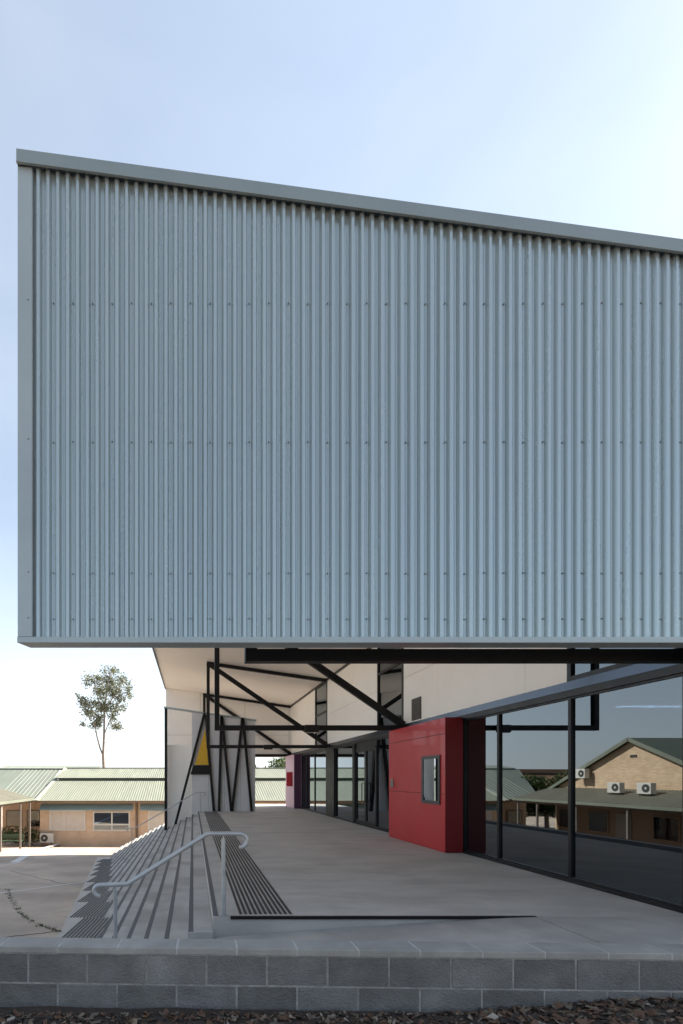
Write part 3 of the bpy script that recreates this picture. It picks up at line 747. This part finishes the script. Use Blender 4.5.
def far_window(x0, x1, y0, y1, dark, tz=None, mull=None):
    a, b2, za, zb2 = fx_(x0), fx_(x1), fz_(y1), fz_(y0); m = MB(); fw = .09
    m.box(a, a + fw, BY - .05, BY - .004, za, zb2); m.box(b2 - fw, b2, BY - .05, BY - .004, za, zb2); m.box(a + fw, b2 - fw, BY - .048, BY - .004, za, za + fw); m.box(a + fw, b2 - fw, BY - .048, BY - .004, zb2 - fw, zb2)
    if tz: m.box(a + fw, b2 - fw, BY - .046, BY - .004, fz_(tz) - fw / 2, fz_(tz) + fw / 2)
    if mull: m.box(fx_(mull) - fw / 2, fx_(mull) + fw / 2, BY - .052, BY - .004, za + .01, zb2 - .01)
    wd = m.build('window', WHITE, cl)
    MB().box(a + .02, b2 - .02, BY - .02, BY - .006, za + .02, zb2 - .02).build('pane', GLASS if dark else LOUVRE, wd)
far_window(49.5, 85.5, 810, 830.5, False, mull=64); far_window(93, 130, 811.5, 831, True, 824.5, 112); far_window(148, 184, 811, 831, False, mull=166)
far_window(262, 275, 786 + 25, 830, True)
ac = ac_unit('white air conditioner unit on the ground against the tan brick classroom wall'); ac.location = (fx_(48.5), BY - .35, GZ + .18)
m = MB(); m.box(-.42, .42, -.22, .22, -.18, -.001); m.build('plinth', APRON, ac)

# green roofed block behind the verandah
gb = thing('green_roof_block', (-17, 38, GZ), 'shaded classroom block with blue green ribbed roof left of the tan classroom', 'building')
MB().box(-14.8, -11.6, 37.5, 44, GZ - .1, .1).build('wall', BRICKX, gb)
m = MB(); ribbed(m, -14.6, X0 - .2, 35.6, .0, 41.8, 2.32, pitch=.34, dep=.03); ribbed(m, -17, X0 + 2.8, 41.75, 2.42, 44.2, 2.72); m.face([(-14.6, 35.6, .0), (-14.6, 41.8, 2.33), (-17.2, 41.8, 2.33)]); m.face([(-14.6, 35.6, -.03), (-17.2, 41.8, 2.30), (-14.6, 41.8, 2.30)]); r2 = m.build('roof', BLUEROOF, gb)
MB().box(-16.9, X0 + .3, 41.85, 42.0, 2.25, 2.42).build('roof_step', DGROOF, r2)
MB().box(-14.6, X0 - .2, 35.5, 35.62, -.16, .0).build('gutter', BROWN, gb)
for xx in (-12.3, -13.9):
    wd = MB().box(xx - .6, xx + .6, 37.44, 37.495, -2.2, -.9).build('window', BROWN, gb); MB().box(xx - .52, xx + .52, 37.43, 37.439, -2.12, -.98).build('pane', GLASS, wd)

# gabled wing with verandah on the left side of the courtyard (mostly seen in the glass)
gw = thing('gabled_wing', (-13.5, 27, -2.5), 'buff brick gabled wing with a verandah along the left of the courtyard', 'building')
GX = -13.5; y0, y1, yp, ze, zp = 21.1, 32.7, 26.9, .88, 3.67
m = MB(); m.prism([(y0, -4), (y1, -4), (y1, ze), (yp, zp), (y0, ze)], 'x', GX - .2, GX); m.box(-25, GX - .2, y0, y0 + .2, -4, ze); m.box(-25, GX - .2, y1 - .2, y1, -4, ze); m.box(-25.2, -25, y0, y1, -4, ze)
m.build('wall', BRICKY, gw)
m = MB(); s_ = (zp - ze) / (yp - y0); ov = .45
m.hexa([(-25.3, y0 - ov, ze - s_ * ov + .05), (GX + .25, y0 - ov, ze - s_ * ov + .05), (GX + .25, yp, zp + .05), (-25.3, yp, zp + .05), (-25.3, y0 - ov, ze - s_ * ov + .13), (GX + .25, y0 - ov, ze - s_ * ov + .13), (GX + .25, yp, zp + .13), (-25.3, yp, zp + .13)])
m.hexa([(-25.3, yp, zp + .05), (GX + .25, yp, zp + .05), (GX + .25, y1 + ov, ze - s_ * ov + .05), (-25.3, y1 + ov, ze - s_ * ov + .05), (-25.3, yp, zp + .13), (GX + .25, yp, zp + .13), (GX + .25, y1 + ov, ze - s_ * ov + .13), (-25.3, y1 + ov, ze - s_ * ov + .13)])
m.build('roof', DGROOF, gw)
m = MB()
for (ya_, yb_) in ((y0 - ov, yp), (y1 + ov, yp)): m.bar((GX + .28, ya_, ze - s_ * ov + .06), (GX + .28, yb_, zp + .06), .05, .2)
m.build('barge_board', GROOF, gw)
MB().box(GX + .002, GX + .03, yp - .25, yp + .15, 2.72, 2.86).build('vent_grille', FAN, gw)
# verandah roof: ribs run across it
VX, VZ = -11.0, .20; vs = .29; ya_, yb_ = 17.0, 33.1
m = MB(); y = ya_; pr = []
while y < yb_: pr += [(y, 0), (y + .03, .03), (y + .07, .03), (y + .1, 0)]; y += .2
n = len(pr); m.v = [(VX, a, VZ + h) for a, h in pr] + [(GX, a, VZ + vs * (VX - GX) + h) for a, h in pr]
for i in range(n - 1): m.f.append((i, i + 1, n + i + 1, n + i)); m.m.append(0)
m.v += [(VX, yb_, VZ), (GX, yb_, VZ + vs * (VX - GX)), (VX, yb_, VZ - .03), (GX, yb_, VZ - .03)]
q = 2 * n; m.f.append((q, q + 1, q + 3, q + 2)); m.m.append(0)
m.face([(VX, ya_, VZ - .02), (VX, yb_, VZ - .02), (GX, yb_, VZ + vs * 2.5 - .02), (GX, ya_, VZ + vs * 2.5 - .02)])
m.build('verandah_roof', VROOF, gw, recalc=False)
MB().box(VX - .02, VX + .1, ya_ - .1, yb_ + .1, VZ - .16, VZ + .005).build('gutter', GROOF, gw)
MB().box(VX - .2, VX - .05, ya_, yb_, VZ - .3, VZ - .12).build('verandah_beam', BROWN, gw)
for yy in (18.6, 21.6, 24.6, 27.9, 31.1, 32.9): MB().box(VX - .17, VX - .07, yy - .05, yy + .05, yard_z(yy) - .1, VZ - .3).build('verandah_post', VENT, gw)
for yy in (19.5, 22.4, 25.0, 29.2, 31.6):
    wd = MB().box(GX + .002, GX + .05, yy - .75, yy + .75, -1.75, -.4).build('window', BROWN, gw); MB().box(GX + .05, GX + .056, yy - .66, yy + .66, -1.66, -.5).build('pane', GLASS, wd)
MB().box(GX + .0008, GX + .0018, 17.2, 32.6, -3.9, VZ + .45).build('verandah_shade_sheet', BROWN, gw)  # thin dark sheet over the brick, standing in for shade under the verandah
d = MB().box(GX + .002, GX + .06, 27.0, 27.95, -2.65, -.5).build('door', VENT, gw)
u = ac_unit('white air conditioner unit hung high on the buff brick gable wall'); u.location = (GX + .36, 30.0, 1.5); u.rotation_euler = (0, 0, R(90)); u.scale = (.86, .86, .86)
u = ac_unit('white air conditioner on the verandah roof, nearer the wall mounted one'); u.location = (-12.45, 26.8, .68); u.rotation_euler = (0, 0, R(90)); u.scale = (.86, .86, .86)
u = ac_unit('white air conditioner on the verandah roof, farther from the wall mounted one'); u.location = (-12.45, 25.0, .68); u.rotation_euler = (0, 0, R(90)); u.scale = (.86, .86, .86)

# garden bed and seat under the verandah
def leaves(m, c, r, n, size, soft=False):
    c = Vector(c)
    for i in range(n):
        d = Vector((rnd.gauss(0, 1), rnd.gauss(0, 1), rnd.gauss(0, 1)))
        d = d * .52 if soft else d.normalized() * (rnd.random() ** .45)
        p = c + Vector((d.x * r[0], d.y * r[1], d.z * r[2])); s = size * rnd.uniform(.55, 1.25)
        u_ = Vector((rnd.gauss(0, 1), rnd.gauss(0, 1), rnd.gauss(0, .8))).normalized(); v_ = u_.cross(Vector((rnd.gauss(0, 1), rnd.gauss(0, 1), rnd.gauss(0, 1)))).normalized()
        m.face([p - u_ * s, p + v_ * s * .45, p + u_ * s, p - v_ * s * .45])
hd = thing('hedge', (-12.6, 33.8, -3.2), 'low dark green hedge in the shade beneath the verandah', 'hedge')
m = MB()
for i in range(9): leaves(m, (-13.6 + i * .3, 34.4 + rnd.uniform(-.3, .3), -2.5 + rnd.uniform(-.1, .1)), (.4, .5, .6), 160, .09)
m.build('foliage', LEAF2, hd, recalc=False)
m = MB()
for i in range(5): m.tube([(-13.4 + i * .5, 34.4, GZ - .1), (-13.4 + i * .5, 34.4, -2.4)], .03, 6)
m.build('stem', BARK, hd)
bn = thing('garden_bench', (-12.3, 32.6, -3.15), 'dark green slatted bench in the shade beneath the verandah', 'bench')
zb = yard_z(32.6)
MB().box(-13.2, -11.5, 32.45, 32.85, zb + .44, zb + .48).build('seat', LEAF2 if False else mat('green bench paint', (.05, .10, .06), .5), bn)
MB().box(-13.2, -11.5, 32.84, 32.88, zb + .55, zb + .88).build('backrest', MATS['green bench paint'], bn)
for xx in (-13.1, -11.6):
    for yy in (32.48, 32.8): MB().box(xx - .03, xx + .03, yy - .03, yy + .03, zb - .02, zb + .44).build('leg', BLACK, bn)

# ------------------------------------------------------------------ trees
def tree(name, label, cat, base, trunks, clumps, leaf, size, group=None, lmat=LEAF):
    t = thing(name, base, label, cat, group)
    m = MB()
    for pts, rr in trunks: m.tube(pts, rr, 8)
    m.build('trunk', BARK, t, smooth=True)
    m = MB()
    for (c, r, n) in clumps: leaves(m, c, r, n, size, lmat is LEAF)
    m.build('crown', lmat, t, recalc=False)
    return t
TY = 50.0; TP = F / TY
def T(px, py, dy=0): return ((px - U0) / TP, TY + dy, EYE + (V0 - py) / TP)
tr = [([T(104.2, 812), T(103.8, 770), T(103.2, 756)], [.20, .16, .14]), ([T(103.2, 756), T(104, 735), T(104.5, 710), T(107, 690), T(110, 672)], [.13, .11, .09, .06, .03]),
      ([T(103.2, 756), T(100, 748), T(97, 737), T(94.5, 722), T(90, 704)], [.09, .08, .07, .05, .02]), ([T(104, 735), T(109, 722), T(113, 712)], [.06, .04, .02]),
      ([T(104.4, 712), T(98, 698), T(94, 684)], [.06, .04, .02]), ([T(104.5, 710), T(114, 696), T(122, 686)], [.06, .04, .02]), ([T(95, 724), T(88, 716), T(82, 722)], [.04, .03, .015])]
cl_ = []
for (px, py, rx_, rz_, n) in ((110, 667, 4, 3, 26), (115, 671, 4, 3, 30), (98, 681, 6, 5, 90), (88, 681, 5, 6, 70), (107, 680, 7, 8, 190), (112, 690, 7, 8, 190), (123, 682, 6, 6, 90), (127, 687, 4, 6, 60),
                               (120, 697, 6, 7, 100), (104, 694, 6, 7, 150), (95, 690, 4, 4, 40), (81, 699, 4, 4, 60), (86, 704, 6, 6, 110), (93, 701, 5, 5, 70), (91, 714, 6, 6, 120), (97, 718, 5, 7, 130), (94, 724, 6, 4, 90),
                               (105, 706, 6, 6, 120), (115, 709, 5, 7, 100), (116, 726, 6, 4, 100), (113, 717, 4, 5, 60), (82, 724, 3, 2, 26), (99, 706, 6, 6, 90), (128, 693, 3, 4, 26), (121, 706, 4, 4, 36), (75, 694, 1.5, 1.5, 10), (103, 668, 5, 4, 30)):
    cl_.append((T(px, py, rnd.uniform(-1.6, 1.6)), (rx_ * 1.06 / TP, .9, rz_ * 1.06 / TP), int(n * 3.6)))
tree('gum_tree', 'tall slender gum tree with forked trunk and open crown behind the classroom roof', 'tree', T(104.2, 812), tr, cl_, None, .125)

def bush(label, x, y, ztop, wd, h, n=1500, size=.2, zb=GZ, group=None):
    trk = [([(x, y, zb - .1), (x + .1, y, zb + (ztop - zb) * .35), (x + .2, y, ztop - h * .4)], [.2, .15, .06]), ([(x, y, zb + (ztop - zb) * .3), (x - wd * .25, y, ztop - h * .5)], [.1, .04]), ([(x, y, zb + (ztop - zb) * .35), (x + wd * .3, y, ztop - h * .55)], [.1, .04])]
    cs = []
    for i in range(14):
        a = rnd.uniform(0, 6.28); q = rnd.random() ** .5 * .36
        cs.append(((x + math.cos(a) * wd * q, y + math.sin(a) * wd * q, ztop - h * rnd.uniform(.18, .8)), (wd * .2, wd * .2, h * .2), n // 14))
    tree('broadleaf_tree', label, 'tree', (x, y, zb), trk, cs, None, size, group, LEAF2)
G_ = 'trees behind the classrooms'
bush('dark green tree above the classroom roof, beyond the open end of the deck', 5.6, 48, 3.6, 5.5, 5, n=7000, size=.17, group=G_)
bush('dense tree behind the classroom roof with its left edge near the letter screen', 9.8, 50, 4.6, 6, 6, n=6000, size=.17, group=G_)
bush('bushy tree beside the verandah, seen reflected in the tall glass', -18.3, 40.0, 2.75, 5.0, 4.8, n=7000, size=.14, group=G_)
bush('small round tree top just showing over the classroom ridge', -8.9, 65, 2.95, 4, 4, group=G_)
# leaning gum behind the far classroom that shows in the door glass
tr = [([(1.5, 46, GZ), (2.0, 46, 1.0), (2.8, 46, 4.0)], [.25, .2, .1]), ([(2.2, 46, 2), (3.6, 46, 4.2)], [.1, .04])]
cs = [((2.2 + rnd.uniform(-1.6, 1.6), 46 + rnd.uniform(-1, 1), 4.2 + rnd.uniform(-1.0, 1.2)), (.6, .6, .35), 70) for i in range(12)]
tree('gum_tree', 'sparse gum tree behind the classroom roof, hidden but for the door glass', 'tree', (1.5, 46, GZ), tr, cs, None, .17)

fb = thing('flat_roof_building', (-36, 60, GZ), 'distant low building with a flat dark roof, seen reflected in the tall glass', 'building')
MB().box(-44, -28.5, 62, 70, GZ - .1, 2.0).build('wall', BRICKX, fb)
MB().box(-45, -27.5, 61, 71, 2.3, 2.75).build('roof', BROWN, fb)
for i in range(5): MB().box(-43 + 3 * i, -41.5 + 3 * i, 61.9, 61.99, .2, 1.8).build('window', DARK, fb)
MB().box(-44.2, -28.3, 61.8, 70.2, 2.01, 2.29).build('clerestory', DARK, fb)
